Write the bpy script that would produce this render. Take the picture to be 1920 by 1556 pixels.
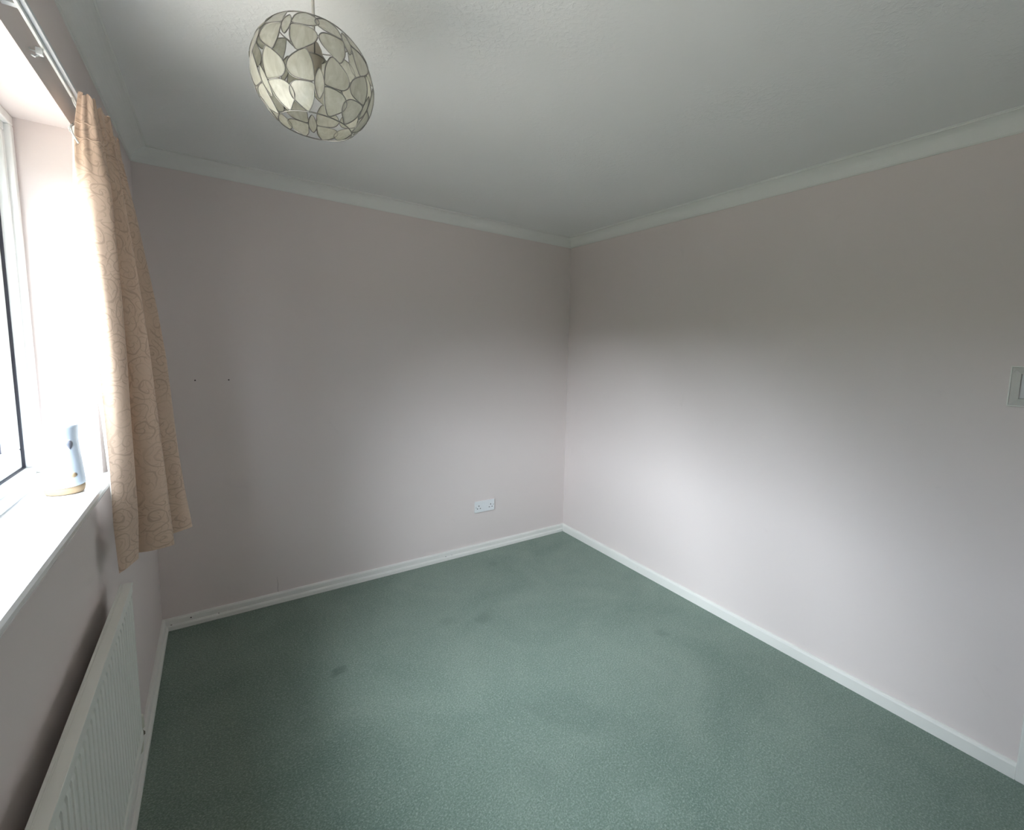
import bpy, bmesh, math, random
from mathutils import Vector, Matrix

# ------------------------------------------------------------------ scene, camera, light
for o in list(bpy.data.objects):
    bpy.data.objects.remove(o, do_unlink=True)
S = bpy.context.scene
COL = S.collection
PI = math.pi
random.seed(4)

H = 2.40          # ceiling height
W = 2.561         # room width, window wall at x = 0
LEN = 4.10        # room length, back wall at y = 0

cam_data = bpy.data.cameras.new('camera')
cam_data.sensor_fit = 'HORIZONTAL'
cam_data.sensor_width = 36.0
cam_data.lens = 878.85 * 36.0 / 1920.0
cam_data.shift_x = (960.0 - 1085.05) / 1920.0
cam_data.shift_y = (756.8 - 778.0) / 1920.0
cam_data.clip_start = 0.01
cam = bpy.data.objects.new('camera', cam_data)
COL.objects.link(cam)
_r = Vector((0.79250541, -0.60900917, 0.03229574))
_u = Vector((0.04183808, 0.10712215, 0.99336520))
_f = Vector((0.60842810, 0.78589610, -0.11037465))
M = Matrix((( _r.x, _u.x, -_f.x, 0.2799), (_r.y, _u.y, -_f.y, -3.1117), (_r.z, _u.z, -_f.z, 1.5157), (0, 0, 0, 1)))
cam.matrix_world = M
S.camera = cam

world = bpy.data.worlds.new('overcast_sky')
S.world = world
world.use_nodes = True
bg = world.node_tree.nodes['Background']
# standard overcast sky: evenly grey all round, brighter towards the zenith by (1 + 2 sin e) / 3
_wn, _wl = world.node_tree.nodes, world.node_tree.links
_tc = _wn.new('ShaderNodeTexCoord')
_sx = _wn.new('ShaderNodeSeparateXYZ')
_wl.new(_tc.outputs['Generated'], _sx.inputs[0])
_mx = _wn.new('ShaderNodeMath'); _mx.operation = 'MAXIMUM'; _mx.inputs[1].default_value = 0.0
_wl.new(_sx.outputs[2], _mx.inputs[0])
_ma = _wn.new('ShaderNodeMath'); _ma.operation = 'MULTIPLY_ADD'
_ma.inputs[1].default_value = 2.0 / 3.0; _ma.inputs[2].default_value = 1.0 / 3.0
_wl.new(_mx.outputs[0], _ma.inputs[0])
_ms = _wn.new('ShaderNodeMath'); _ms.operation = 'MULTIPLY'; _ms.inputs[1].default_value = 11.0   # zenith strength
_wl.new(_ma.outputs[0], _ms.inputs[0])
_wl.new(_ms.outputs[0], bg.inputs[1])
bg.inputs[0].default_value = (0.78, 0.87, 1.0, 1)

# sun veiled by thin cloud: a broad soft disc over the garden, high and behind the viewer's left shoulder
sun = bpy.data.lights.new('veiled_sun', 'SUN')
sun.energy = 8.3
sun.angle = math.radians(56)
sun.color = (0.87, 0.92, 1.0)
suno = bpy.data.objects.new('veiled_sun', sun)
COL.objects.link(suno)
_el, _az = math.radians(32), math.radians(30)
suno.rotation_euler = Vector((math.cos(_el) * math.cos(_az), math.cos(_el) * math.sin(_az), -math.sin(_el))).to_track_quat('-Z', 'Y').to_euler()

# window opening (in the wall at x = 0)
WY0, WY1 = -2.88, -1.19
WZ0, WZ1 = 1.113, 2.070
portal = bpy.data.lights.new('window_portal', 'AREA')   # sampling portal in the window opening: gives off no light itself
portal.shape = 'RECTANGLE'
portal.size = WZ1 - WZ0
portal.size_y = WY1 - WY0
portal.cycles.is_portal = True
po = bpy.data.objects.new('window_portal', portal)
COL.objects.link(po)
po.location = (-0.207, (WY0 + WY1) / 2, (WZ0 + WZ1) / 2)
po.rotation_euler = (0, -PI / 2, 0)

S.view_settings.view_transform = 'Standard'
S.view_settings.look = 'None'
S.view_settings.gamma = 1.0
S.view_settings.use_curve_mapping = False
S.view_settings.exposure = 1.36
S.cycles.use_denoising = True
S.cycles.use_adaptive_sampling = True
S.cycles.adaptive_threshold = 0.02
S.cycles.max_bounces = 8
S.cycles.diffuse_bounces = 6
S.cycles.transmission_bounces = 10
S.cycles.transparent_max_bounces = 16
S.cycles.sample_clamp_indirect = 8.0

# ------------------------------------------------------------------ helpers
def lin(c):
    return tuple((v / 12.92 if v <= 0.04045 else ((v + 0.055) / 1.055) ** 2.4) for v in [k / 255 for k in c])

class NT:
    def __init__(self, name):
        self.m = bpy.data.materials.new(name)
        self.m.use_nodes = True
        self.t = self.m.node_tree
        self.b = self.t.nodes['Principled BSDF']
    def n(self, kind, **kw):
        x = self.t.nodes.new(kind)
        for k, v in kw.items():
            if k == 'inp':
                for kk, vv in v.items():
                    if isinstance(vv, bpy.types.NodeSocket):
                        self.t.links.new(vv, x.inputs[kk])
                    else:
                        x.inputs[kk].default_value = vv
            else:
                setattr(x, k, v)
        return x
    def link(self, a, b):
        self.t.links.new(a, b)
    def math(self, op, a, b=0.0, c=0.0, clamp=False):
        x = self.n('ShaderNodeMath', operation=op, use_clamp=clamp)
        for i, v in enumerate((a, b, c)):
            if isinstance(v, bpy.types.NodeSocket):
                self.link(v, x.inputs[i])
            else:
                x.inputs[i].default_value = v
        return x.outputs[0]
    def mix(self, fac, a, b, mode='MIX'):
        x = self.n('ShaderNodeMix', data_type='RGBA', blend_type=mode)
        for s, v in ((x.inputs[0], fac), (x.inputs[6], a), (x.inputs[7], b)):
            if isinstance(v, bpy.types.NodeSocket):
                self.link(v, s)
            else:
                s.default_value = v if not isinstance(v, tuple) or len(v) == 4 else (*v, 1)
        return x.outputs[2]
    def ramp(self, v, stops):
        x = self.n('ShaderNodeValToRGB')
        el = x.color_ramp.elements
        while len(el) < len(stops):
            el.new(0.5)
        for e, (p, c) in zip(el, stops):
            e.position = p
            e.color = (c, c, c, 1) if isinstance(c, (int, float)) else (*c, 1)
        self.link(v, x.inputs[0])
        return x.outputs[0]
    def noise(self, vec, scale, detail=3, rough=0.5, dist=0.0):
        x = self.n('ShaderNodeTexNoise')
        self.link(vec, x.inputs['Vector'])
        x.inputs['Scale'].default_value = scale
        x.inputs['Detail'].default_value = detail
        x.inputs['Roughness'].default_value = rough
        x.inputs['Distortion'].default_value = dist
        return x.outputs[0]
    def bump(self, h, strength, dist):
        x = self.n('ShaderNodeBump')
        x.inputs['Strength'].default_value = strength
        x.inputs['Distance'].default_value = dist
        self.link(h, x.inputs['Height'])
        self.link(x.outputs[0], self.b.inputs['Normal'])
    def coord(self, which='Object'):
        return self.n('ShaderNodeTexCoord').outputs[which]
    def pos(self):
        return self.n('ShaderNodeNewGeometry').outputs['Position']

def plain(name, col, rough=0.5, spec=0.5, metal=0.0, var=0.03, scale=25.0, bump=0.0, coat=0.0):
    k = NT(name)
    v = k.coord()
    nz = k.noise(v, scale, 3)
    lo = tuple(c * (1 - var) for c in col)
    hi = tuple(min(1, c * (1 + var)) for c in col)
    k.link(k.mix(nz, lo, hi), k.b.inputs['Base Color'])
    k.b.inputs['Roughness'].default_value = rough
    k.b.inputs['Specular IOR Level'].default_value = spec
    k.b.inputs['Metallic'].default_value = metal
    k.b.inputs['Coat Weight'].default_value = coat
    if bump:
        k.bump(k.noise(v, scale * 6, 2), bump, 0.002)
    return k.m

def tag(o, label=None, cat=None, group=None, kind=None):
    if label: o['label'] = label
    if cat: o['category'] = cat
    if group: o['group'] = group
    if kind: o['kind'] = kind
    return o

def obj(name, bm, mat, parent=None, smooth=False, loc=None):
    me = bpy.data.meshes.new(name)
    bmesh.ops.recalc_face_normals(bm, faces=bm.faces)
    bm.to_mesh(me)
    bm.free()
    if smooth:
        for p in me.polygons:
            p.use_smooth = True
    me.materials.append(mat)
    o = bpy.data.objects.new(name, me)
    COL.objects.link(o)
    if parent:
        o.parent = parent
    if loc:
        o.location = loc
    return o

def empty(name, loc=(0, 0, 0)):
    o = bpy.data.objects.new(name, None)
    o.empty_display_size = 0.05
    COL.objects.link(o)
    o.location = loc
    return o

def box(bm, lo, hi, bev=0.0, seg=2):
    b = bmesh.new() if bev else bm
    v = [b.verts.new((x, y, z)) for x in (lo[0], hi[0]) for y in (lo[1], hi[1]) for z in (lo[2], hi[2])]
    for q in ((0, 1, 3, 2), (4, 6, 7, 5), (0, 4, 5, 1), (2, 3, 7, 6), (0, 2, 6, 4), (1, 5, 7, 3)):
        b.faces.new([v[i] for i in q])
    if bev:
        bmesh.ops.recalc_face_normals(b, faces=b.faces)
        bmesh.ops.bevel(b, geom=list(b.edges), offset=bev, segments=seg, affect='EDGES', profile=0.5)
        merge(bm, b)

def merge(bm, b):
    m = {}
    for v in b.verts:
        m[v] = bm.verts.new(v.co)
    for f in b.faces:
        try:
            nf = bm.faces.new([m[v] for v in f.verts])
            nf.smooth = f.smooth
        except ValueError:
            pass
    b.free()

def bx(lo, hi, bev=0.0, seg=2):
    bm = bmesh.new()
    box(bm, lo, hi, bev, seg)
    return bm

def tube(bm, pts, rad, n=8, closed=False):
    pts = [Vector(p) for p in pts]
    N = len(pts)
    rings = []
    ref = Vector((0.123, 0.31, 0.94)).normalized()
    for i, p in enumerate(pts):
        if closed:
            d = pts[(i + 1) % N] - pts[i - 1]
        else:
            d = pts[min(i + 1, N - 1)] - pts[max(i - 1, 0)]
        d.normalize()
        a = d.cross(ref)
        if a.length < 1e-3:
            a = d.cross(Vector((1, 0, 0)))
        a.normalize()
        b = d.cross(a)
        rr = rad[i] if isinstance(rad, (list, tuple)) else rad
        rings.append([bm.verts.new(p + (a * math.cos(t) + b * math.sin(t)) * rr) for t in [2 * PI * k / n for k in range(n)]])
    for i in range(N if closed else N - 1):
        A, B = rings[i], rings[(i + 1) % N]
        for k in range(n):
            bm.faces.new((A[k], A[(k + 1) % n], B[(k + 1) % n], B[k]))
    if not closed:
        bm.faces.new(rings[0])
        bm.faces.new(rings[-1])

def lathe(bm, prof, n=40, c=(0, 0, 0), axis='z'):
    rings = []
    for r, z in prof:
        ring = []
        for k in range(n):
            t = 2 * PI * k / n
            ring.append(bm.verts.new((c[0] + r * math.cos(t), c[1] + r * math.sin(t), c[2] + z)))
        rings.append(ring)
    for A, B in zip(rings, rings[1:]):
        for k in range(n):
            bm.faces.new((A[k], A[(k + 1) % n], B[(k + 1) % n], B[k]))
    bm.faces.new(rings[0])
    bm.faces.new(rings[-1])

def struct(name, bm, mat, label, cat, smooth=False):
    o = obj(name, bm, mat, None, smooth)
    tag(o, label, cat, None, 'structure')
    return o

def sstep(a, b, t):
    t = max(0, min(1, (t - a) / (b - a)))
    return t * t * (3 - 2 * t)

def catmull(pts, sub, closed=True):
    out = []
    n = len(pts)
    rng = range(n) if closed else range(n - 1)
    for i in rng:
        if closed:
            p0, p1, p2, p3 = pts[i - 1], pts[i], pts[(i + 1) % n], pts[(i + 2) % n]
        else:
            p0, p1, p2, p3 = pts[max(i - 1, 0)], pts[i], pts[i + 1], pts[min(i + 2, n - 1)]
        for s in range(sub):
            t = s / sub
            out.append(tuple(0.5 * (2 * b + (c - a) * t + (2 * a - 5 * b + 4 * c - d) * t * t + (3 * b - a - 3 * c + d) * t ** 3)
                             for a, b, c, d in zip(p0, p1, p2, p3)))
    if not closed:
        out.append(tuple(pts[-1]))
    return out

# ------------------------------------------------------------------ materials
def mat_wall():
    k = NT('pink_wall_paint')
    v = k.pos()
    big = k.noise(v, 1.3, 3)
    fine = k.noise(v, 40, 3)
    c = k.mix(big, (0.715, 0.640, 0.622), (0.745, 0.668, 0.650))
    c = k.mix(k.math('MULTIPLY', fine, 0.10), c, (0.68, 0.60, 0.58))
    # a few faint scuffs, each with a shape of its own
    sc = k.noise(v, 5.5, 5, 0.65, 1.2)
    scm = k.ramp(sc, [(0.66, 0.0), (0.74, 1.0)])
    c = k.mix(k.math('MULTIPLY', scm, 0.10), c, (0.50, 0.44, 0.42))
    k.link(c, k.b.inputs['Base Color'])
    k.b.inputs['Roughness'].default_value = 0.62
    k.b.inputs['Specular IOR Level'].default_value = 0.35
    k.bump(k.noise(v, 140, 4, 0.6), 0.10, 0.001)
    return k.m

def mat_ceiling():
    k = NT('textured_ceiling_paint')
    v = k.pos()
    c = k.mix(k.noise(v, 2.0, 3), (0.80, 0.80, 0.79), (0.83, 0.83, 0.82))
    k.link(c, k.b.inputs['Base Color'])
    k.b.inputs['Roughness'].default_value = 0.7
    k.b.inputs['Specular IOR Level'].default_value = 0.3
    patch = k.ramp(k.noise(v, 2.2, 3), [(0.42, 0.15), (0.62, 1.0)])
    lump = k.ramp(k.noise(v, 60, 3, 0.6, 0.6), [(0.45, 0.0), (0.70, 1.0)])
    h = k.math('MULTIPLY', patch, lump)
    k.bump(h, 0.35, 0.003)
    return k.m

def mat_carpet():
    k = NT('green_pile_carpet')
    v = k.pos()
    sep = k.n('ShaderNodeSeparateXYZ', inp={0: v})
    X, Y = sep.outputs[0], sep.outputs[1]
    base_d = (0.105, 0.165, 0.125)
    patch = k.noise(v, 2.1, 4, 0.55, 0.8)          # pile brushed in different directions
    c = k.mix(k.ramp(patch, [(0.32, 0.0), (0.68, 1.0)]), (0.128, 0.196, 0.158), (0.200, 0.268, 0.220))
    tuft = k.noise(v, 150, 3, 0.75)
    fleck = k.noise(v, 80, 3, 0.65, 2.0)
    c = k.mix(k.ramp(tuft, [(0.34, 0.75), (0.50, 0.0)]), c, base_d)
    c = k.mix(k.ramp(tuft, [(0.51, 0.0), (0.66, 0.85)]), c, (0.33, 0.41, 0.35))
    c = k.mix(k.ramp(fleck, [(0.56, 0.0), (0.68, 0.55)]), c, (0.31, 0.39, 0.335))
    # dents and marks left by furniture feet: (x, y, half size x, half size y, angle, strength, dark?)
    wob = k.noise(v, 14, 3, 0.6)
    wob2 = k.noise(v, 17, 3, 0.6)
    for (mx, my, ax, ay, ang, st, dark) in ((0.671, -0.846, 0.040, 0.036, 0.15, 0.95, 1), (1.41, -0.832, 0.055, 0.050, 0.1, 0.55, 1),
                                            (2.146, -1.506, 0.030, 0.045, 0.3, 0.45, 1),
                                            (1.379, -2.148, 0.075, 0.070, 0.7, 0.30, 0), (1.295, -1.594, 0.025, 0.13, 0.45, 0.22, 1),
                                            (1.43, -1.72, 0.10, 0.24, 0.6, 0.20, 1), (1.24, -0.747, 0.05, 0.045, 0.0, 0.34, 1),
                                            (1.13, -1.82, 0.06, 0.10, 0.2, 0.22, 1), (1.78, -0.25, 0.035, 0.04, 0.0, 0.40, 1)):
        dx = k.math('SUBTRACT', X, mx)
        dy = k.math('SUBTRACT', Y, my)
        ca, sa = math.cos(ang), math.sin(ang)
        rx = k.math('DIVIDE', k.math('ADD', k.math('MULTIPLY', dx, ca), k.math('MULTIPLY', dy, sa)), ax)
        ry = k.math('DIVIDE', k.math('SUBTRACT', k.math('MULTIPLY', dy, ca), k.math('MULTIPLY', dx, sa)), ay)
        rx = k.math('ADD', rx, k.math('MULTIPLY', k.math('SUBTRACT', wob, 0.5), 1.6))
        ry = k.math('ADD', ry, k.math('MULTIPLY', k.math('SUBTRACT', wob2, 0.5), 1.6))
        q = k.math('ADD', k.math('POWER', k.math('ABSOLUTE', rx), 3.0), k.math('POWER', k.math('ABSOLUTE', ry), 3.0))
        msk = k.ramp(q, [(0.0, st * 0.62), (0.25, st * 0.5), (1.0, 0.0)])
        c = k.mix(msk, c, (0.075, 0.120, 0.098) if dark else (0.28, 0.36, 0.315))
    k.link(c, k.b.inputs['Base Color'])
    k.b.inputs['Roughness'].default_value = 0.95
    k.b.inputs['Specular IOR Level'].default_value = 0.1
    k.b.inputs['Sheen Weight'].default_value = 0.25
    k.b.inputs['Sheen Roughness'].default_value = 0.5
    k.bump(k.math('ADD', tuft, k.math('MULTIPLY', fleck, 0.7)), 0.9, 0.006)
    return k.m

def mat_gloss_white(name='white_gloss_paint', col=(0.80, 0.79, 0.755)):
    k = NT(name)
    v = k.pos()
    c = k.mix(k.noise(v, 6, 3), tuple(x * 0.95 for x in col), col)
    dirt = k.ramp(k.noise(v, 30, 5, 0.7, 0.5), [(0.66, 0.0), (0.80, 0.35)])
    c = k.mix(dirt, c, (0.55, 0.50, 0.42))
    k.link(c, k.b.inputs['Base Color'])
    k.b.inputs['Roughness'].default_value = 0.35
    k.bump(k.noise(v, 35, 3), 0.08, 0.002)
    return k.m

def mat_fabric():
    k = NT('beige_scroll_damask')
    uv = k.n('ShaderNodeUVMap').outputs[0]
    dn = k.n('ShaderNodeTexNoise', noise_dimensions='2D', inp={'Vector': uv, 'Scale': 14.0, 'Detail': 2.0})
    off = k.n('ShaderNodeVectorMath', operation='SUBTRACT', inp={0: dn.outputs[1], 1: (0.5, 0.5, 0.5)})
    off2 = k.n('ShaderNodeVectorMath', operation='SCALE', inp={0: off.outputs[0], 'Scale': 0.035})
    w = k.n('ShaderNodeVectorMath', operation='ADD', inp={0: uv, 1: off2.outputs[0]}).outputs[0]
    masks = []
    for sc, fr, tw, thr in ((15.0, 19.0, 1.0, 0.86), (25.0, 17.0, -1.0, 0.88)):
        vo = k.n('ShaderNodeTexVoronoi', voronoi_dimensions='2D', feature='F1', inp={'Vector': w, 'Scale': sc, 'Randomness': 0.75})
        d = k.n('ShaderNodeVectorMath', operation='SUBTRACT', inp={0: w, 1: vo.outputs['Position']})
        s = k.n('ShaderNodeSeparateXYZ', inp={0: d.outputs[0]})
        ang = k.math('ARCTAN2', s.outputs[1], s.outputs[0])
        ln = k.math('MULTIPLY', vo.outputs['Distance'], fr)
        sp = k.math('SINE', k.math('ADD', ln, k.math('MULTIPLY', ang, tw)))
        m = k.ramp(k.math('ADD', k.math('MULTIPLY', sp, 0.5), 0.5), [(thr, 0.0), (thr + 0.10, 1.0)])
        masks.append(m)
    line = k.math('MAXIMUM', masks[0], k.math('MULTIPLY', masks[1], 0.7))
    gate = k.ramp(k.noise(uv, 9.0, 2), [(0.36, 0.15), (0.52, 1.0)])
    line = k.math('MULTIPLY', line, gate)
    base = k.mix(k.noise(uv, 30.0, 3), (0.585, 0.425, 0.320), (0.665, 0.490, 0.372))
    c = k.mix(k.math('MULTIPLY', line, 0.46), base, (0.33, 0.225, 0.165))
    k.link(c, k.b.inputs['Base Color'])
    k.link(k.math('ADD', k.math('MULTIPLY', line, 0.2), 0.50), k.b.inputs['Roughness'])
    k.b.inputs['Sheen Weight'].default_value = 0.15
    wv = k.n('ShaderNodeTexWave', inp={'Vector': uv, 'Scale': 260.0})
    k.bump(k.math('ADD', k.math('MULTIPLY', wv.outputs[1], 0.3), line), 0.15, 0.0008)
    tr = k.n('ShaderNodeBsdfTranslucent')
    k.link(c, tr.inputs[0])
    mx = k.n('ShaderNodeMixShader', inp={0: 0.05})
    k.link(k.b.outputs[0], mx.inputs[1])
    k.link(tr.outputs[0], mx.inputs[2])
    k.link(mx.outputs[0], k.t.nodes['Material Output'].inputs[0])
    return k.m

def mat_lining():
    k = NT('ivory_curtain_lining')
    v = k.coord()
    c = k.mix(k.noise(v, 40, 3), (0.80, 0.79, 0.76), (0.86, 0.85, 0.82))
    k.link(c, k.b.inputs['Base Color'])
    k.b.inputs['Roughness'].default_value = 0.8
    tr = k.n('ShaderNodeBsdfTranslucent')
    k.link(c, tr.inputs[0])
    mx = k.n('ShaderNodeMixShader', inp={0: 0.35})
    k.link(k.b.outputs[0], mx.inputs[1])
    k.link(tr.outputs[0], mx.inputs[2])
    k.link(mx.outputs[0], k.t.nodes['Material Output'].inputs[0])
    return k.m

def mat_shell():
    k = NT('capiz_shell')
    v = k.coord()
    st = k.n('ShaderNodeMapping', inp={0: v, 'Scale': (60, 60, 14)})
    nz = k.noise(st.outputs[0], 1.0, 4, 0.6, 1.2)
    c = k.mix(k.ramp(nz, [(0.3, 0.0), (0.7, 1.0)]), (0.55, 0.54, 0.45), (0.71, 0.70, 0.62))
    k.link(c, k.b.inputs['Base Color'])
    k.b.inputs['Roughness'].default_value = 0.22
    k.b.inputs['Coat Weight'].default_value = 0.4
    k.b.inputs['Coat Roughness'].default_value = 0.15
    k.bump(nz, 0.25, 0.001)
    tr = k.n('ShaderNodeBsdfTranslucent')
    k.link(c, tr.inputs[0])
    mx = k.n('ShaderNodeMixShader', inp={0: 0.30})
    k.link(k.b.outputs[0], mx.inputs[1])
    k.link(tr.outputs[0], mx.inputs[2])
    k.link(mx.outputs[0], k.t.nodes['Material Output'].inputs[0])
    return k.m

def mat_glass(name, tint=(0.96, 0.98, 0.97)):
    k = NT(name)
    gl = k.n('ShaderNodeBsdfGlossy', inp={0: (1, 1, 1, 1), 'Roughness': 0.02})
    tp = k.n('ShaderNodeBsdfTransparent', inp={0: (*tint, 1)})
    fr = k.n('ShaderNodeFresnel', inp={0: 1.45})
    front = k.math('SUBTRACT', 1.0, k.n('ShaderNodeNewGeometry').outputs['Backfacing'])   # reflect at the outer skin of each face only
    mx = k.n('ShaderNodeMixShader', inp={0: k.math('MULTIPLY', fr.outputs[0], front), 1: tp.outputs[0], 2: gl.outputs[0]})
    k.link(mx.outputs[0], k.t.nodes['Material Output'].inputs[0])
    return k.m

def mat_acrylic():
    k = NT('clear_acrylic')
    k.b.inputs['Base Color'].default_value = (0.86, 0.84, 0.81, 1)
    k.b.inputs['Roughness'].default_value = 0.12
    tp = k.n('ShaderNodeBsdfTransparent', inp={0: (0.97, 0.97, 0.96, 1)})
    mx = k.n('ShaderNodeMixShader', inp={0: 0.45})
    k.link(k.b.outputs[0], mx.inputs[1])
    k.link(tp.outputs[0], mx.inputs[2])
    k.link(mx.outputs[0], k.t.nodes['Material Output'].inputs[0])
    return k.m

def mat_leaf():
    k = NT('hedge_leaves')
    v = k.coord()
    c = k.mix(k.noise(v, 9, 4, 0.7), (0.085, 0.095, 0.060), (0.16, 0.17, 0.115))
    k.link(c, k.b.inputs['Base Color'])
    k.b.inputs['Roughness'].default_value = 0.7
    return k.m

def mat_grass():
    k = NT('patio_paving')
    v = k.pos()
    c = k.mix(k.noise(v, 3, 5, 0.7), (0.37, 0.31, 0.245), (0.47, 0.395, 0.315))
    k.link(c, k.b.inputs['Base Color'])
    k.b.inputs['Roughness'].default_value = 0.9
    return k.m

m_wall = mat_wall()
m_ceil = mat_ceiling()
m_carpet = mat_carpet()
m_gloss = mat_gloss_white()
m_coving = plain('coving_paint', (0.79, 0.79, 0.765), 0.6, 0.3, var=0.02)
m_upvc = plain('white_upvc', (0.83, 0.84, 0.83), 0.25, 0.5, var=0.015)
m_gasket = plain('dark_rubber_gasket', (0.045, 0.045, 0.06), 0.6)
m_sill = plain('white_sill_gloss', (0.86, 0.86, 0.86), 0.18, 0.5, var=0.015, coat=0.3)
m_glass = mat_glass('window_glass')
m_rad = plain('radiator_enamel', (0.77, 0.77, 0.725), 0.35, 0.5, var=0.02)
m_brass = plain('tarnished_brass', (0.22, 0.19, 0.15), 0.4, 0.5, 1.0, var=0.2)
m_pipe = plain('cream_painted_pipe', (0.62, 0.60, 0.52), 0.45)
m_plastic = plain('white_plastic', (0.80, 0.81, 0.83), 0.3, 0.5, var=0.01)
m_dark = plain('dark_hole', (0.02, 0.02, 0.022), 0.8)
m_acrylic = mat_acrylic()
m_fabric = mat_fabric()
m_lining = mat_lining()
m_shell = mat_shell()
m_wire = plain('silvered_wire', (0.30, 0.29, 0.27), 0.35, 0.5, 0.8, var=0.1)
m_cord = plain('cream_flex', (0.62, 0.60, 0.55), 0.5)
m_holder = plain('taupe_lamp_holder', (0.42, 0.38, 0.32), 0.45)
m_ceramic = plain('matt_white_shell', (0.54, 0.60, 0.68), 0.45, 0.4, var=0.01)
m_wood = plain('pale_wood', (0.44, 0.32, 0.20), 0.55, 0.3, var=0.12, scale=60)
m_greydrop = plain('grey_drop_inset', (0.16, 0.165, 0.20), 0.4)
m_leaf = mat_leaf()
m_grass = mat_grass()
m_stain = plain('brown_plug', (0.06, 0.045, 0.04), 0.8)
m_door = plain('white_door_paint', (0.78, 0.77, 0.74), 0.4)

# ------------------------------------------------------------------ room shell
TH = 0.205
struct('floor', bx((0, -LEN, -0.06), (W, 0, 0)), m_carpet, 'worn green cut pile carpet covering the whole floor', 'carpet')
struct('ceiling', bx((-TH, -LEN - 0.2, H), (W + 0.2, 0.2, H + 0.12)), m_ceil, 'off white ceiling with lightly stippled texture', 'ceiling')
wall_back = struct('wall_back', bx((-TH, 0, -0.06), (W + 0.2, 0.2, H)), m_wall, 'pale pink painted wall with the double socket', 'wall')
struct('wall_right', bx((W, -LEN, -0.06), (W + 0.2, 0, H)), m_wall, 'pale pink painted wall with the light switch', 'wall')
struct('wall_front', bx((-TH, -LEN - 0.2, -0.06), (W + 0.2, -LEN, H)), m_wall, 'pale pink wall behind the viewer', 'wall')
bm = bmesh.new()
box(bm, (-TH, -LEN, -0.06), (0, 0, WZ0 - 0.03))
box(bm, (-TH, -LEN, WZ1), (0, 0, H))
box(bm, (-TH, -LEN, WZ0 - 0.03), (0, WY0, WZ1))
box(bm, (-TH, WY1, WZ0 - 0.03), (0, 0, WZ1))
struct('wall_left', bm, m_wall, 'pink painted window wall with a deep window reveal', 'wall')

# coving (concave plaster, mitred at the corners)
CP = [(-0.006, 0.0685), (0.0045, 0.0685), (0.0045, 0.0640)]
for i in range(0, 11):
    t = i / 10 * PI / 2
    CP.append((0.060 - 0.0535 * math.cos(t) , 0.064 - 0.0565 * math.sin(t)))
CP += [(0.0605, 0.0035), (0.0655, 0.0022), (0.0660, -0.006)]
def coving(name, fn, label):
    bm = bmesh.new()
    A = [bm.verts.new(fn(d, h, 0)) for d, h in CP] + [bm.verts.new(fn(-0.006, -0.006, 0))]
    B = [bm.verts.new(fn(d, h, 1)) for d, h in CP] + [bm.verts.new(fn(-0.006, -0.006, 1))]
    n = len(A)
    for i in range(n):
        bm.faces.new((A[i], A[(i + 1) % n], B[(i + 1) % n], B[i]))
    bm.faces.new(A)
    bm.faces.new(B)
    struct(name, bm, m_coving, label, 'coving')
coving('trim_1', lambda d, h, e: ((d if e == 0 else W - d), -d, H - h), 'white concave coving along the top of the back wall')
coving('trim_2', lambda d, h, e: (W - d, (-d if e == 0 else -LEN + d), H - h), 'white concave coving along the top of the right wall')
coving('trim_3', lambda d, h, e: (d, (-d if e == 0 else -LEN + d), H - h), 'white concave coving above the window wall')
coving('trim_4', lambda d, h, e: ((d if e == 0 else W - d), -LEN + d, H - h), 'white concave coving behind the viewer')

# skirting boards: profile (depth, height)
SK2 = [(0, 0), (0.023, 0), (0.023, 0.020), (0.019, 0.027), (0.0145, 0.029), (0.0145, 0.052), (0.011, 0.059), (0.006, 0.0615), (0, 0.0615)]
SK1 = [(0, 0), (0.016, 0), (0.016, 0.050), (0.013, 0.058), (0.007, 0.0615), (0, 0.0615)]
def skirting(name, prof, fn, label):
    bm = bmesh.new()
    A = [bm.verts.new(fn(d, h, 0)) for d, h in prof]
    B = [bm.verts.new(fn(d, h, 1)) for d, h in prof]
    n = len(A)
    for i in range(n):
        bm.faces.new((A[i], A[(i + 1) % n], B[(i + 1) % n], B[i]))
    bm.faces.new(A)
    bm.faces.new(B)
    return struct(name, bm, m_gloss, label, 'skirting board')
DY0, DY1 = -3.72, -2.95                      # door opening in the right wall
sk = skirting('baseboard_back', SK2, lambda d, h, e: ((d if e == 0 else W - d), -d, h), 'white gloss skirting board with stepped lower lip')
skirting('baseboard_right', SK1, lambda d, h, e: (W - d, (-d if e == 0 else DY1 + 0.07), h), 'plain white skirting board along the right wall')
skirting('baseboard_left', SK2, lambda d, h, e: (d, (-d if e == 0 else -LEN + d), h), 'white skirting board running behind the radiator')
skirting('baseboard_front', SK1, lambda d, h, e: ((d if e == 0 else W - d), -LEN + d, h), 'white skirting board behind the viewer')
for (x, z, r) in ((0.115, 0.043, 0.0035), (0.232, 0.029, 0.0025), (1.52, 0.029, 0.003), (1.565, 0.029, 0.002), (0.035, 0.027, 0.004)):
    b = bmesh.new()
    lathe(b, [(r * 0.6, -0.0005), (r, 0.0), (r * 0.7, 0.0012)], 10)
    o = obj('nail_hole', b, m_stain, sk)
    o.location = (x, -0.0148 if z > 0.03 else -0.0165, z)
    o.rotation_euler = (PI / 2, 0, 0)

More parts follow.
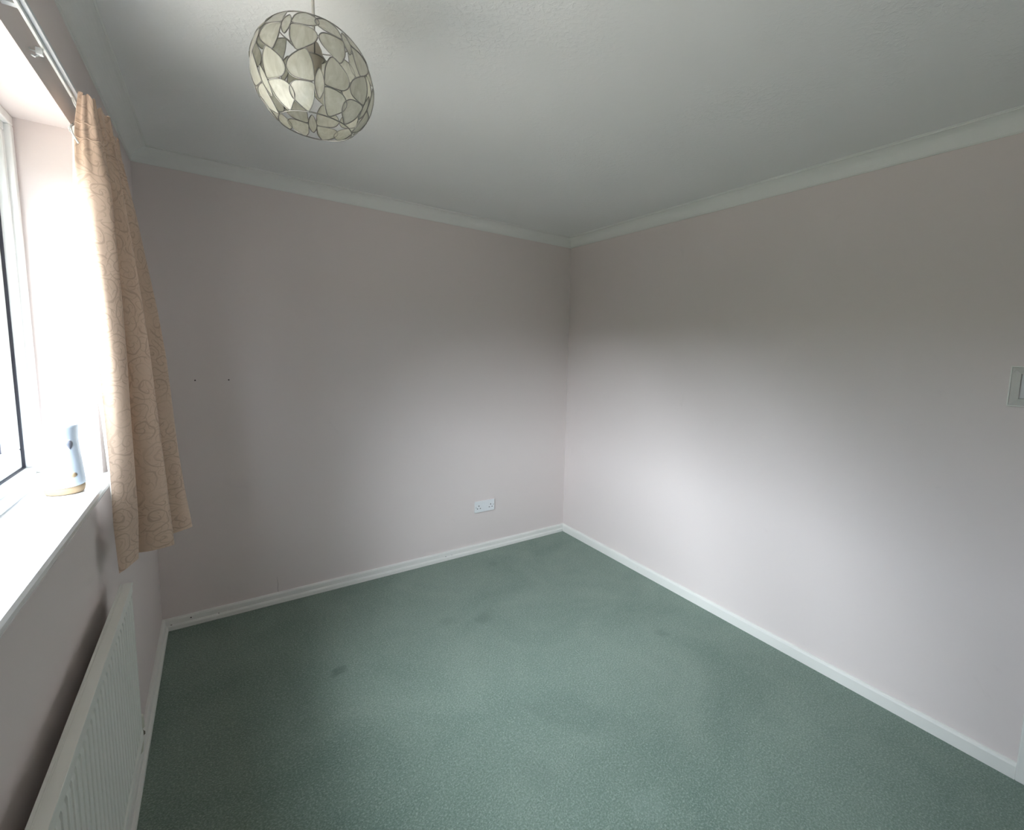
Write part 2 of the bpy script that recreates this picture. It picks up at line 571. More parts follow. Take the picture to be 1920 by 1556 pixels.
# wall plugs, chips and a short crack on the back wall
for (x, z) in ((0.188, 1.305), (0.327, 1.306)):
    b = bmesh.new()
    lathe(b, [(0.0022, -0.001), (0.0034, 0.0), (0.0036, 0.0008), (0.0018, 0.0010)], 12)
    o = obj('wall_plug', b, m_stain, wall_back)
    o.location = (x, -0.0002, z)
    o.rotation_euler = (PI / 2, 0, 0)
b = bmesh.new()
tube(b, [(0.509, -0.0001, 0.062), (0.508, -0.0001, 0.085), (0.5105, -0.0001, 0.11), (0.508, -0.0001, 0.135), (0.507, -0.0001, 0.155)], [0.0010, 0.0008, 0.0009, 0.0006, 0.0003], 5)
obj('hairline_crack', b, plain('crack_line', (0.30, 0.25, 0.24), 0.8), wall_back)  # thin crack line, darker than the wall paint

# door in the right wall, mostly beside the viewer
door = empty('door_1', (W, DY0, 0))
tag(door, 'white door in the right wall beside the switch', 'door', None, 'structure')
obj('door_leaf', bx((-0.004, 0.0, 0.006), (0.0, DY1 - DY0, 1.98), 0.0015), m_door, door)
for (y0, y1, z0, z1) in ((0.12, 0.33, 0.2, 0.9), (0.44, 0.65, 0.2, 0.9), (0.12, 0.33, 1.1, 1.8), (0.44, 0.65, 1.1, 1.8)):
    obj('door_panel', bx((-0.010, y0, z0), (-0.0035, y1, z1), 0.003), m_door, door)
bm = bmesh.new()
tube(bm, [(-0.004, 0.07, 1.0), (-0.05, 0.07, 1.0), (-0.055, 0.09, 1.0), (-0.055, 0.18, 1.0)], 0.008, 10)
obj('door_handle', bm, m_wire, door, True)
for i, (y0, y1) in enumerate(((DY1, DY1 + 0.07), (DY0 - 0.07, DY0))):
    struct('trim_%d' % (5 + i), bx((W - 0.020, y0, 0), (W, y1, 2.05), 0.005), m_gloss, ('white gloss door architrave beside the light switch', 'white gloss architrave on the far side of the door')[i], 'architrave')
struct('trim_7', bx((W - 0.020, DY0, 1.985), (W, DY1, 2.05), 0.005), m_gloss, 'white gloss architrave over the door', 'architrave')

# ------------------------------------------------------------------ window
win = empty('window_1', (-0.12, (WY0 + WY1) / 2, WZ0))
tag(win, 'white plastic framed casement window in the left wall', 'window', None, 'structure')
def wpart(name, bm, mat, parent=None):
    o = obj(name, bm, mat)
    o.parent = parent or win
    # keep world placement
    o.location = -Vector(win.location) if parent is None else (0, 0, 0)
    return o
def frame_rect(bm, y0, y1, z0, z1, w, x0, x1, bev=0.002):
    box(bm, (x0, y0, z0), (x1, y1, z0 + w), bev)
    box(bm, (x0, y0, z1 - w), (x1, y1, z1), bev)
    box(bm, (x0, y0, z0 + w), (x1, y0 + w, z1 - w), bev)
    box(bm, (x0, y1 - w, z0 + w), (x1, y1, z1 - w), bev)
fz0 = WZ0
bm = bmesh.new()
frame_rect(bm, WY0, WY1, fz0, WZ1, 0.024, -0.19, -0.112, 0.003)
wpart('outer_frame', bm, m_upvc)
bm = bmesh.new()
frame_rect(bm, WY0 + 0.022, WY1 - 0.022, fz0 + 0.022, WZ1 - 0.022, 0.022, -0.19, -0.124, 0.003)
wpart('inner_frame', bm, m_upvc)
ym = (WY0 + WY1) / 2
wpart('mullion', bx((-0.19, ym - 0.035, fz0 + 0.04), (-0.118, ym + 0.035, WZ1 - 0.04), 0.003), m_upvc)
for (a, c) in ((WY0 + 0.042, ym - 0.033), (ym + 0.033, WY1 - 0.042)):
    z0, z1 = fz0 + 0.042, WZ1 - 0.042
    bm = bmesh.new()
    frame_rect(bm, a, c, z0, z1, 0.004, -0.185, -0.1385, 0)
    wpart('gasket', bm, m_gasket)
    bm = bmesh.new()
    frame_rect(bm, a + 0.004, c - 0.004, z0 + 0.004, z1 - 0.004, 0.050, -0.186, -0.1440, 0.003)
    sash = wpart('sash', bm, m_upvc)
    bm = bmesh.new()
    frame_rect(bm, a + 0.052, c - 0.052, z0 + 0.052, z1 - 0.052, 0.005, -0.183, -0.166, 0)
    wpart('glazing_bead', bm, m_gasket, sash)
    wpart('pane', bx((-0.178, a + 0.052, z0 + 0.052), (-0.174, c - 0.052, z1 - 0.052)), m_glass, sash)

# white timber window board
bm = bmesh.new()
NOSE = 0.024
box(bm, (-0.115, WY0 + 0.001, WZ0 - 0.0295), (0.0, WY1 - 0.001, WZ0))
prof = [(0.0, WZ0), (NOSE - 0.008, WZ0), (NOSE - 0.003, WZ0 - 0.003), (NOSE, WZ0 - 0.010), (NOSE, WZ0 - 0.019), (NOSE - 0.003, WZ0 - 0.026), (NOSE - 0.008, WZ0 - 0.0295), (0.0, WZ0 - 0.0295)]
A = [bm.verts.new((x + 0.0003, WY0 - 0.03, z)) for x, z in prof]
B = [bm.verts.new((x + 0.0003, WY1 + 0.02, z)) for x, z in prof]
for i in range(len(A)):
    bm.faces.new((A[i], A[(i + 1) % len(A)], B[(i + 1) % len(A)], B[i]))
bm.faces.new(A)
bm.faces.new(B)
struct('trim_8', bm, m_sill, 'glossy white window board with rounded front edge', 'windowsill')

# ------------------------------------------------------------------ outside
struct('ground_outside', bx((-40, -40, -0.75), (-TH - 0.02, 40, -0.55)), m_grass, 'pale paved ground outside the window', 'paving')
def make_hedge(name, x0, x1, y0, y1, h, label, seed):
    rnd = random.Random(seed)
    bm = bmesh.new()
    nx, ny, nz = 5, 120, 12
    def j(s): return rnd.uniform(-s, s)
    grid = {}
    def vert(i, k, l):
        key = (i, k, l)
        if key not in grid:
            grid[key] = bm.verts.new((x0 + (x1 - x0) * i / nx + j(0.16), y0 + (y1 - y0) * k / ny + j(0.18), -0.6 + h * l / nz + (j(0.16) if l else 0)))
        return grid[key]
    for k in range(ny):
        for l in range(nz):
            for i in (0, nx):
                bm.faces.new((vert(i, k, l), vert(i, k + 1, l), vert(i, k + 1, l + 1), vert(i, k, l + 1)))
    for k in range(ny):
        for i in range(nx):
            bm.faces.new((vert(i, k, nz), vert(i + 1, k, nz), vert(i + 1, k + 1, nz), vert(i, k + 1, nz)))
    for i in range(nx):
        for l in range(nz):
            for k in (0, ny):
                bm.faces.new((vert(i, k, l), vert(i + 1, k, l), vert(i + 1, k, l + 1), vert(i, k, l + 1)))
    o = obj(name, bm, m_leaf)
    tag(o, label, 'hedge')
make_hedge('garden_hedge', -8.2, -7.0, -24, 18, 3.15, 'tall green garden hedge blurred beyond the window glass', 3)

# ------------------------------------------------------------------ radiator
RX0, RX1 = 0.030, 0.056
RY0, RY1 = -2.62, -1.285
RZ0, RZ1 = 0.300, 0.800
rad = empty('radiator', (0.04, (RY0 + RY1) / 2, 0))
tag(rad, 'cream white fluted panel radiator below the window board', 'radiator')
def rpart(name, bm, mat, parent=None, smooth=False):
    o = obj(name, bm, mat, parent or rad, smooth)
    if parent is None:
        o.location = -Vector(rad.location)
    return o
# fluted front panel
bm = bmesh.new()
ys = []
pitch = 0.0333
y = RY1 - 0.012
n = int((RY1 - RY0 - 0.024) / pitch)
sect = [(RY1 - 0.002, RX1 - 0.0085)]
for i in range(n):
    b0 = y - i * pitch
    sect += [(b0, RX1 - 0.0110), (b0 - 0.0035, RX1 - 0.0105), (b0 - 0.0065, RX1 - 0.002), (b0 - 0.009, RX1 - 0.001), (b0 - 0.0235, RX1 - 0.001), (b0 - 0.026, RX1 - 0.002), (b0 - 0.029, RX1 - 0.0105)]
sect.append((RY0 + 0.002, RX1 - 0.0085))
zl = [RZ0 + 0.030, RZ0 + 0.045, RZ1 - 0.045, RZ1 - 0.030]
rows = []
for q, z in enumerate(zl):
    e = 0.0 if q in (0, 3) else 1.0
    rows.append([bm.verts.new((RX1 - 0.004 + (x - (RX1 - 0.004)) * e, yy, z)) for yy, x in sect])
for A, B in zip(rows, rows[1:]):
    for i in range(len(A) - 1):
        bm.faces.new((A[i], A[i + 1], B[i + 1], B[i]))
rpart('fluted_panel', bm, m_rad)
bm = bmesh.new()
box(bm, (RX0 + 0.006, RY0, RZ1 - 0.032), (RX1, RY1, RZ1 - 0.006), 0.004)
rpart('top_rail', bm, m_rad)
rpart('bottom_rail', bx((RX0 + 0.006, RY0, RZ0), (RX1, RY1, RZ0 + 0.032), 0.005), m_rad)
rpart('back_panel', bx((RX0, RY0 + 0.004, RZ0 + 0.01), (RX0 + 0.006, RY1 - 0.004, RZ1 - 0.01), 0.002), m_rad)
bm = bmesh.new()
box(bm, (RX0, RY0 - 0.002, RZ1 - 0.007), (RX0 + 0.006, RY1 + 0.002, RZ1), 0.001)
box(bm, (RX1 - 0.018, RY0 - 0.002, RZ1 - 0.007), (RX1 + 0.001, RY1 + 0.002, RZ1), 0.001)
box(bm, (RX0 + 0.0055, RY0 - 0.002, RZ1 - 0.007), (RX1 - 0.0175, RY1 + 0.002, RZ1 - 0.0012))
rpart('top_cover', bm, m_rad)
for yy in (RY0 - 0.001, RY1 - 0.003):
    rpart('end_panel', bx((RX0, yy, RZ0 + 0.012), (RX1 - 0.002, yy + 0.004, RZ1 - 0.004), 0.001), m_rad)
for yy in (RY0 + 0.2, RY1 - 0.2):
    rpart('wall_bracket', bx((0.0005, yy, RZ0 + 0.1), (RX0 + 0.002, yy + 0.03, RZ1 - 0.1), 0.001), m_rad)
# lockshield valve and tail pipe at the far end
bm = bmesh.new()
tube(bm, [(0.043, RY1 - 0.005, RZ0 + 0.016), (0.043, RY1 + 0.030, RZ0 + 0.016)], 0.0085, 12)
valve = rpart('valve_body', bm, m_brass, smooth=True)
bm = bmesh.new()
lathe(bm, [(0.009, 0), (0.0125, 0.003), (0.0125, 0.040), (0.010, 0.044), (0.006, 0.046)], 16, (0.043, RY1 + 0.030, RZ0 + 0.014))
rpart('valve_cap', bm, m_pipe, smooth=True)
bm = bmesh.new()
lathe(bm, [(0.0105, 0), (0.013, 0.002), (0.013, 0.011), (0.0105, 0.013)], 6, (0.043, RY1 + 0.030, RZ0 - 0.010))
rpart('valve_nut', bm, m_brass)
bm = bmesh.new()
tube(bm, [(0.043, RY1 + 0.030, RZ0 + 0.02), (0.043, RY1 + 0.030, RZ0 - 0.045), (0.041, RY1 + 0.030, RZ0 - 0.060), (0.034, RY1 + 0.030, RZ0 - 0.070), (0.022, RY1 + 0.030, RZ0 - 0.074), (0.0003, RY1 + 0.030, RZ0 - 0.074)], 0.0078, 14)
rpart('tail_pipe', bm, m_pipe, smooth=True)

# ------------------------------------------------------------------ double socket
so = empty('double_socket', (1.824, -0.0, 0.347))
tag(so, 'white double wall socket low on the back wall', 'socket')
obj('back_box', bx((-0.077, -0.0035, -0.041), (0.077, -0.0002, 0.041), 0.001), plain('grey_socket_back', (0.55, 0.55, 0.57), 0.4), so)  # mid grey box set in behind the face plate
plate = obj('face_plate', bx((-0.080, -0.0125, -0.0425), (0.080, -0.003, 0.0425), 0.003, 3), m_plastic, so)
for sx in (-1, 1):
    o = obj('rocker_switch', bx((sx * 0.0125 - 0.0065, -0.0150, 0.004), (sx * 0.0125 + 0.0065, -0.0120, 0.029), 0.0012), m_plastic, so)
    cx = sx * 0.048
    obj('pin_hole', bx((cx - 0.0026, -0.0129, 0.002), (cx + 0.0026, -0.0120, 0.012)), m_dark, so)
    for s2 in (-1, 1):
        obj('pin_hole', bx((cx + s2 * 0.0115 - 0.0036, -0.0129, -0.0155), (cx + s2 * 0.0115 + 0.0036, -0.0120, -0.0100)), m_dark, so)
    bm = bmesh.new()
    lathe(bm, [(0.0022, 0), (0.0030, 0.0006), (0.0022, 0.001)], 12)
    o = obj('fixing_screw', bm, plain('zinc_screw', (0.25, 0.25, 0.26), 0.4, 0.5, 0.7), so)
    o.location = (sx * 0.0705, -0.0122, 0.002 if sx > 0 else -0.003)
    o.rotation_euler = (PI / 2, 0, 0)

# ------------------------------------------------------------------ light switch with clear finger plate
sw = empty('light_switch', (W, -2.794, 1.4425))
tag(sw, 'light switch with a clear plastic surround beside the door frame', 'light switch')
def ring_plate(bm, steps):
    """square rings: (half size y, half size z, depth from the wall)"""
    rr = []
    for hy, hz, d in steps:
        rr.append([bm.verts.new((-d, a * hy, b * hz)) for a, b in ((-1, -1), (1, -1), (1, 1), (-1, 1))])
    for A, B in zip(rr, rr[1:]):
        for i in range(4):
            bm.faces.new((A[i], A[(i + 1) % 4], B[(i + 1) % 4], B[i]))
bm = bmesh.new()
ring_plate(bm, [(0.0445, 0.0445, 0.0006), (0.0735, 0.0705, 0.0006), (0.0735, 0.0705, 0.004), (0.072, 0.069, 0.005), (0.070, 0.067, 0.0045), (0.0455, 0.0455, 0.0135), (0.0445, 0.0445, 0.0130), (0.0445, 0.0445, 0.0006)])
obj('clear_surround', bm, m_acrylic, sw)
bm = bmesh.new()
ring_plate(bm, [(0.0737, 0.0707, 0.0001), (0.0750, 0.0720, 0.0001), (0.0750, 0.0720, 0.0062), (0.0738, 0.0708, 0.0078), (0.0724, 0.0694, 0.0078), (0.0715, 0.0685, 0.0050)])
obj('surround_rim', bm, plain('pale_edge', (0.90, 0.89, 0.84), 0.3), sw)
for sy in (-1, 1):
    bm = bmesh.new()
    pts = [(-0.0075, sy * (0.066 - 0.004 * q), 0.052 + 0.006 * math.sin(q * 1.1)) for q in range(7)]
    tube(bm, pts, 0.0012, 6)
    obj('scroll_relief', bm, m_acrylic, sw, True)
obj('switch_plate', bx((-0.010, -0.043, -0.043), (-0.0004, 0.043, 0.043), 0.002), plain('shaded_switch_plastic', (0.60, 0.59, 0.60), 0.35), sw)  # plate greyed: the shade it sits in is put into its colour
obj('rocker', bx((-0.0135, -0.010, -0.020), (-0.0095, 0.010, 0.020), 0.0012), m_plastic, sw)

# ------------------------------------------------------------------ curtain track
tr = empty('curtain_track', (0.0, -2.1, 2.105))
tag(tr, 'slim white curtain rail fixed above the window', 'curtain rail')
TZ = 2.105
bm = bmesh.new()
box(bm, (0.020, -3.3, TZ - 0.004), (0.0255, -1.06, TZ + 0.012), 0.001)
o = obj('rail', bm, m_upvc, tr); o.location = -Vector(tr.location)
bm = bmesh.new()
box(bm, (0.0255, -3.3, TZ + 0.004), (0.034, -1.06, TZ + 0.012), 0.001)
o = obj('rail_lip', bm, plain('grey_rail_flange', (0.60, 0.62, 0.64), 0.4), tr); o.location = -Vector(tr.location)
for yy in (-2.8, -2.3, -1.75, -1.12):
    o = obj('rail_bracket', bx((0.0004, yy - 0.008, TZ - 0.002), (0.0205, yy + 0.008, TZ + 0.020), 0.001), m_upvc, tr); o.location = -Vector(tr.location)
bm = bmesh.new()
box(bm, (0.012, -1.602, TZ - 0.018), (0.022, -1.592, TZ - 0.004), 0.001)
tube(bm, [(0.017, -1.597, TZ - 0.016), (0.010, -1.60, TZ - 0.024), (0.006, -1.602, TZ - 0.022)], 0.002, 6)
tube(bm, [(0.014, -1.595, TZ - 0.012), (0.004, -1.594, TZ - 0.010), (-0.002 + 0.004, -1.593, TZ - 0.006)], 0.0012, 6)
o = obj('glider', bm, m_upvc, tr); o.location = -Vector(tr.location)

# ------------------------------------------------------------------ curtain
ZL = [0.86, 1.0, 1.15, 1.3, 1.45, 1.6, 1.75, 1.9, 2.0, 2.05, 2.10]
T_ = [(0.040, -1.355), (0.036, -1.358), (0.038, -1.361), (0.0365, -1.364), (0.034, -1.367), (0.031, -1.370), (0.024, -1.373), (0.021, -1.376), (0.025, -1.379), (0.031, -1.38), (0.040, -1.381)]
C1 = [(0.073, -1.293), (0.079, -1.302), (0.081, -1.311), (0.083, -1.321), (0.085, -1.331), (0.084, -1.342), (0.081, -1.353), (0.080, -1.364), (0.073, -1.372), (0.068, -1.376), (0.065, -1.381)]
C2 = [(0.143, -1.163), (0.138, -1.174), (0.134, -1.186), (0.129, -1.198), (0.123, -1.211), (0.114, -1.225), (0.104, -1.239), (0.093, -1.254), (0.084, -1.264), (0.082, -1.27), (0.078, -1.275)]
C3 = [(0.185, -1.066), (0.173, -1.067), (0.162, -1.069), (0.154, -1.071), (0.146, -1.072), (0.133, -1.074), (0.116, -1.076), (0.100, -1.078), (0.083, -1.08), (0.075, -1.081), (0.072, -1.081)]
E0 = [(0.030, -1.262), (0.030, -1.29), (0.031, -1.335), (0.027, -1.34), (0.014, -1.342), (0.009, -1.344), (0.010, -1.346), (0.012, -1.35), (0.018, -1.355), (0.022, -1.36), (0.028, -1.365)]
def at(tab, z):
    z = max(ZL[0], min(ZL[-1], z))
    for i in range(len(ZL) - 1):
        if z <= ZL[i + 1]:
            t = (z - ZL[i]) / (ZL[i + 1] - ZL[i])
            return (tab[i][0] + (tab[i + 1][0] - tab[i][0]) * t, tab[i][1] + (tab[i + 1][1] - tab[i][1]) * t)
def cloth_section(z):
    """plan of the gathered cloth at one height: folds T-C1, C2, C3 with the valleys between them"""
    T, a, b, c = at(T_, z), at(C1, z), at(C2, z), at(C3, z)
    v1 = (a[0] * 0.42 + 0.013, a[1] * 0.34 + b[1] * 0.66)
    v2 = (b[0] * 0.55 + 0.010, b[1] * 0.34 + c[1] * 0.66)
    v3 = (c[0] * 0.72, c[1] + 0.05)
    g = sstep(1.88, 2.03, z)                    # gathered tape near the top adds small pleats
    pts = [T, ((T[0] + a[0]) / 2 + 0.001, (T[1] + a[1]) / 2 - 0.012), (a[0], a[1]), (a[0] - 0.008, a[1] + 0.030), v1,
           ((v1[0] + b[0]) / 2, (v1[1] + b[1]) / 2 - 0.012), (b[0], b[1]), (b[0] - 0.012, b[1] + 0.030), v2,
           ((v2[0] + c[0]) / 2, (v2[1] + c[1]) / 2 - 0.012), (c[0], c[1]), (c[0] - 0.004, c[1] + 0.022), v3]
    pl = catmull(pts, 9, False)
    out = []
    N = len(pl) - 1
    for i, (x, y) in enumerate(pl):
        s = i / N
        dx = pl[min(i + 1, N)][0] - pl[max(i - 1, 0)][0]
        dy = pl[min(i + 1, N)][1] - pl[max(i - 1, 0)][1]
        L = math.hypot(dx, dy) or 1
        wv = g * 0.0035 * math.sin(s * 2 * PI * 17 + 1.3 * math.sin(s * 23)) + (1 - g) * 0.0012 * math.sin(s * 40 + z * 7)
        out.append((x + dy / L * wv, y - dx / L * wv))
    return out
cur = empty('curtain', (0.08, -1.23, 2.10))
tag(cur, 'lined beige scroll patterned curtain gathered at the end of the window', 'curtain')
def sheet(zs, secfn, zfn, flip=1):
    bm = bmesh.new()
    uvl = bm.loops.layers.uv.new('UVMap')
    rows = []
    for z in zs:
        sec = secfn(z)
        rows.append([bm.verts.new((x, y, zfn(z, i / (len(sec) - 1)))) for i, (x, y) in enumerate(sec)])
    ref = secfn(1.2)
    arc = [0.0]
    for p, q in zip(ref, ref[1:]):
        arc.append(arc[-1] + math.hypot(q[0] - p[0], q[1] - p[1]))
    for j in range(len(rows) - 1):
        for i in range(len(rows[0]) - 1):
            f = bm.faces.new((rows[j][i], rows[j][i + 1], rows[j + 1][i + 1], rows[j + 1][i]))
            f.smooth = True
            for lp, (jj, ii) in zip(f.loops, ((j, i), (j, i + 1), (j + 1, i + 1), (j + 1, i))):
                lp[uvl].uv = (arc[ii], zs[jj])
    return bm
def hem(z, s):
    if z < 1.0:
        return z + (0.010 * math.sin(s * 9)) * (1 - (z - 0.86) / 0.14)
    return z
zs = [0.86 + (2.10 - 0.86) * i / 70 for i in range(71)]
def head(z, s):
    z = hem(z, s)
    if z > 2.06:
        z += (0.006 * math.sin(s * 75) + 0.005 * math.sin(s * 31)) * (z - 2.06) / 0.04
    return z
bm = sheet(zs, cloth_section, head)
o = obj('face_fabric', bm, m_fabric, cur, True)
o.location = -Vector(cur.location)
# lining: hangs behind the face cloth and shows along the window edge
def lining_section(z):
    sec = cloth_section(z)
    T = sec[0]
    e = at(E0, z)
    out = [e, ((e[0] + T[0]) / 2 - 0.001, (e[1] + T[1]) / 2 + 0.002), (T[0] - 0.0008, T[1] + 0.004)]
    N = len(sec) - 1
    for i in range(4, N, 4):
        x, y = sec[i]
        dx = sec[min(i + 1, N)][0] - sec[i - 1][0]
        dy = sec[min(i + 1, N)][1] - sec[i - 1][1]
        L = math.hypot(dx, dy) or 1
        out.append((x - dy / L * 0.005, y + dx / L * 0.005))
    return out
zl2 = [0.885 + (2.03 - 0.885) * i / 50 for i in range(51)]
bm = sheet(zl2, lining_section, lambda z, s: z)
o = obj('lining', bm, m_lining, cur, True)
o.location = -Vector(cur.location)
o['label'] = 'pale lining showing along the curtain edge'
# heading tape stitched across the back, with a drawn cord end hanging out
bm = bmesh.new()
for zt in (2.035, 2.0):
    sec = cloth_section(zt)
    N = len(sec) - 1
    tube(bm, [(x, y, zt + 0.002 * math.sin(i * 0.9)) for i, (x, y) in list(enumerate(sec))[::2]], 0.0022, 5)
o = obj('gathering_stitch', bm, m_fabric, cur, True)
o.location = -Vector(cur.location)
bm = bmesh.new()
tube(bm, [(0.026, -1.385, 2.030), (0.022, -1.390, 2.018), (0.024, -1.392, 2.006), (0.030, -1.392, 1.992), (0.034, -1.392, 1.984)], [0.0018, 0.0022, 0.002, 0.002, 0.0022], 6)
tube(bm, [(0.024, -1.388, 2.026), (0.019, -1.390, 2.016), (0.021, -1.391, 2.008)], 0.0018, 6)
o = obj('draw_cord', bm, m_upvc, cur, True)
o.location = -Vector(cur.location)
for yy, xx in ((-1.36, 0.036), (-1.28, 0.05), (-1.18, 0.05), (-1.10, 0.05)):
    bm = bmesh.new()
    tube(bm, [(0.024, yy, 2.098), (0.026, yy, 2.088), (0.5 * (xx + 0.026), yy, 2.075), (xx, yy, 2.07)], 0.0015, 6)
    o = obj('curtain_hook', bm, m_upvc, cur, True)
    o.location = -Vector(cur.location)

# ------------------------------------------------------------------ scent diffuser on the window board
df = empty('scent_diffuser', (-0.043, -1.385, WZ0))
tag(df, 'small white tapered scent diffuser with pale wood foot on windowsill', 'diffuser')
def rad_at(z):
    t = (z - 0.0) / 0.178
    return 0.0385 - 0.0075 * sstep(0.05, 0.85, t) + 0.0018 * sstep(0.8, 1.0, t)
bm = bmesh.new()
prof = [(0.0300, 0.0003), (0.0345, 0.002), (0.0370, 0.008), (0.0380, 0.014), (0.0380, 0.022)]
lathe(bm, prof, 64)
obj('wooden_foot', bm, m_wood, df, True)
# white shell, its lower edge dips in a wave
bm = bmesh.new()
n = 72
rings = []
zz = [i / 22 for i in range(23)]
for q in zz:
    ring = []
    for k_ in range(n):
        t = 2 * PI * k_ / n
        zb = 0.0205 + 0.004 * math.cos(t - 0.6)
        z = zb + (0.176 - zb) * q
        r = rad_at(z) + 0.0006
        ring.append(bm.verts.new((r * math.cos(t), r * math.sin(t), z)))
    rings.append(ring)
top = [bm.verts.new(((rad_at(0.176) - 0.003) * math.cos(2 * PI * k_ / n), (rad_at(0.176) - 0.003) * math.sin(2 * PI * k_ / n), 0.1775)) for k_ in range(n)]
inn = [bm.verts.new(((rad_at(0.176) - 0.004) * math.cos(2 * PI * k_ / n), (rad_at(0.176) - 0.004) * math.sin(2 * PI * k_ / n), 0.170)) for k_ in range(n)]
rings += [top, inn]
for A, B in zip(rings, rings[1:]):
    for k_ in range(n):
        bm.faces.new((A[k_], A[(k_ + 1) % n], B[(k_ + 1) % n], B[k_]))
bm.faces.new(rings[0])
obj('white_shell', bm, m_ceramic, df, True)
bm = bmesh.new()
lathe(bm, [(0.005, 0.168), (rad_at(0.176) - 0.0045, 0.168), (rad_at(0.176) - 0.0045, 0.1755), (rad_at(0.176) - 0.006, 0.177), (0.006, 0.1772)], 64)
obj('wooden_lid', bm, m_wood, df, True)
# drop-shaped vent and round button facing the room
def decal(name, outline, zc, ang, mat, depth=0.0009):
    bm = bmesh.new()
    cv = []
    for dpt in (0.0, depth):
        ring = []
        for (u, v) in outline:
            z = zc + v
            r = rad_at(z) + 0.0004 + dpt
            t = ang + u / r
            ring.append(bm.verts.new((r * math.cos(t), r * math.sin(t), z)))
        cv.append(ring)
    nn = len(outline)
    for i in range(nn):
        bm.faces.new((cv[0][i], cv[0][(i + 1) % nn], cv[1][(i + 1) % nn], cv[1][i]))
    r = rad_at(zc) + 0.0004 + depth
    c = bm.verts.new((r * math.cos(ang), r * math.sin(ang), zc))
    for i in range(nn):
        bm.faces.new((cv[1][i], cv[1][(i + 1) % nn], c))
    return obj(name, bm, mat, df, True)
AN = math.radians(-52)
drop = catmull([(0.0, -0.0115), (0.0050, -0.004), (0.0065, 0.003), (0.0040, 0.0085), (0.0, 0.0105), (-0.0040, 0.0085), (-0.0065, 0.003), (-0.0050, -0.004)], 4)
decal('drop_vent', drop, 0.128, AN, m_greydrop)
decal('vent_rim', [(u * 1.22, v * 1.18) for u, v in drop], 0.128, AN, m_ceramic, 0.0004)
rnd_ = [(0.0068 * math.cos(t), 0.0062 * math.sin(t)) for t in [2 * PI * i / 24 for i in range(24)]]
decal('round_button', rnd_, 0.050, AN, m_wood)
decal('button_rim', [(u * 1.25, v * 1.25) for u, v in rnd_], 0.050, AN, m_ceramic, 0.0004)

# ------------------------------------------------------------------ pendant lamp of shell petals
LC = Vector((0.4965, -1.75, 2.144))
LR = 0.130
lamp = empty('pendant_lamp', (LC.x, LC.y, H))
tag(lamp, 'globe pendant lampshade of cream shell petals in wire outlines', 'pendant lamp')
OFF = LC - Vector(lamp.location)
def lpart(name, bm, mat, parent=None, smooth=True):
    o = obj(name, bm, mat, parent or lamp, smooth)
    if parent is None:
        o.location = OFF
    return o
def sph(lon, lat, r=LR):
    lo, la = math.radians(lon), math.radians(lat)
    return Vector((r * math.cos(la) * math.cos(lo), r * math.cos(la) * math.sin(lo), r * math.sin(la)))
def lobe(name, lon0, lat0, outline):
    """one shell piece on the globe plus its wire rim; outline in degrees of arc around (lon0, lat0)"""
    def P(a, b, r=LR):
        la = lat0 + b
        return sph(lon0 + a / math.cos(math.radians(lat0 + 0.55 * b)), la, r)
    ca = sum(a for a, b in outline) / len(outline)
    cb = sum(b for a, b in outline) / len(outline)
    bm = bmesh.new()
    prev = [bm.verts.new(P(a, b)) for a, b in outline]
    nn = len(outline)
    for f in (0.55,):
        ring = [bm.verts.new(P(ca + (a - ca) * f, cb + (b - cb) * f) * 0.997) for a, b in outline]
        for i in range(nn):
            bm.faces.new((prev[i], prev[(i + 1) % nn], ring[(i + 1) % nn], ring[i]))
        prev = ring
    c = bm.verts.new(P(ca, cb) * 0.996)
    for i in range(nn):
        bm.faces.new((prev[i], prev[(i + 1) % nn], c))
    pet = lpart(name, bm, m_shell)
    bm = bmesh.new()
    tube(bm, [P(a, b, LR + 0.0004) for a, b in outline], 0.0012, 5, True)
    rim = lpart('wire_rim', bm, m_wire, pet)
    return pet
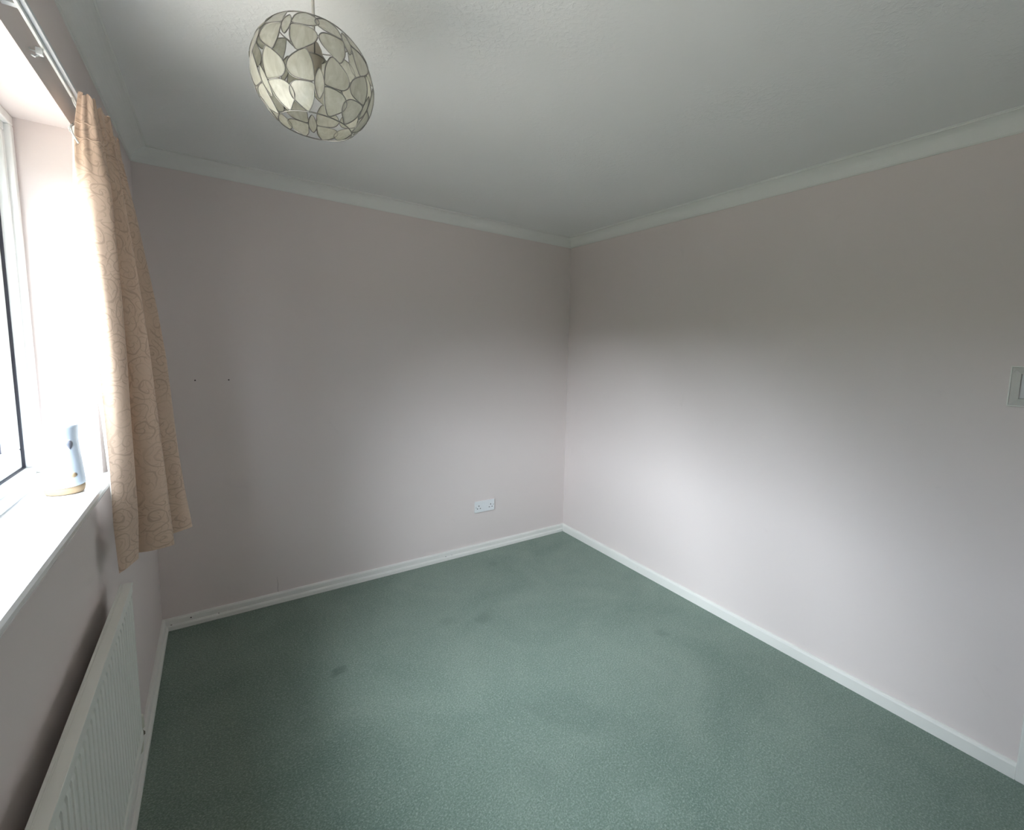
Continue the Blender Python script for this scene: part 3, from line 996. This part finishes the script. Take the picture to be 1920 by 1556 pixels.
PET = [(4.6, 1.2), (13, 0.4), (22.5, 2.0), (27.5, 8.0), (26.0, 15.5), (19.5, 22.0), (11.5, 27.0), (7.0, 21.0), (4.9, 14.5), (4.4, 7)]
VES = [(0, -13.0), (3.2, -7), (4.3, 0), (3.2, 7), (0, 13.0), (-3.2, 7), (-4.3, 0), (-3.2, -7)]
for row, (lat0, lon_off) in enumerate(((-25.5, -95.0), (25.5, -65.0))):
    for kf in range(6):
        lon0 = lon_off + 60 * kf
        lobe('center_leaf', lon0, lat0, catmull(VES, 3))
        for sa in (-1, 1):
            for sb in (-1, 1):
                ol = [(sa * a, sb * b) for a, b in PET]
                lobe('petal', lon0, lat0, catmull(ol, 3))
RT = 0.80
rr = LR * math.sqrt(1 - RT * RT)
for nm, z in (('top_ring', LR * RT), ('bottom_ring', -LR * RT)):
    bm = bmesh.new()
    tube(bm, [(rr * math.cos(t), rr * math.sin(t), z) for t in [2 * PI * i / 48 for i in range(48)]], 0.0014, 6, True)
    lpart(nm, bm, m_wire)
bm = bmesh.new()
for i in range(3):
    t = 2 * PI * i / 3 + 0.4
    tube(bm, [(rr * math.cos(t), rr * math.sin(t), LR * RT), (0.022 * math.cos(t), 0.022 * math.sin(t), 0.052)], 0.0013, 6)
tube(bm, [(0.022 * math.cos(t), 0.022 * math.sin(t), 0.052) for t in [2 * PI * i / 24 for i in range(24)]], 0.0016, 6, True)
lpart('shade_carrier', bm, m_wire)
bm = bmesh.new()
lathe(bm, [(0.004, 0.088), (0.010, 0.086), (0.0165, 0.072), (0.0185, 0.060), (0.0185, 0.050), (0.0155, 0.046), (0.0150, 0.022), (0.0125, 0.020)], 28)
lpart('lamp_holder', bm, m_holder)
bm = bmesh.new()
tube(bm, [(0, 0, 0.086), (0.0005, 0.0005, 0.15), (0, 0, H - LC.z - 0.02)], 0.0034, 10)
lpart('flex_cord', bm, m_cord)
bm = bmesh.new()
lathe(bm, [(0.006, -0.034), (0.020, -0.030), (0.040, -0.012), (0.042, -0.0004)], 32, (0, 0, H - LC.z))
lpart('ceiling_rose', bm, m_plastic)
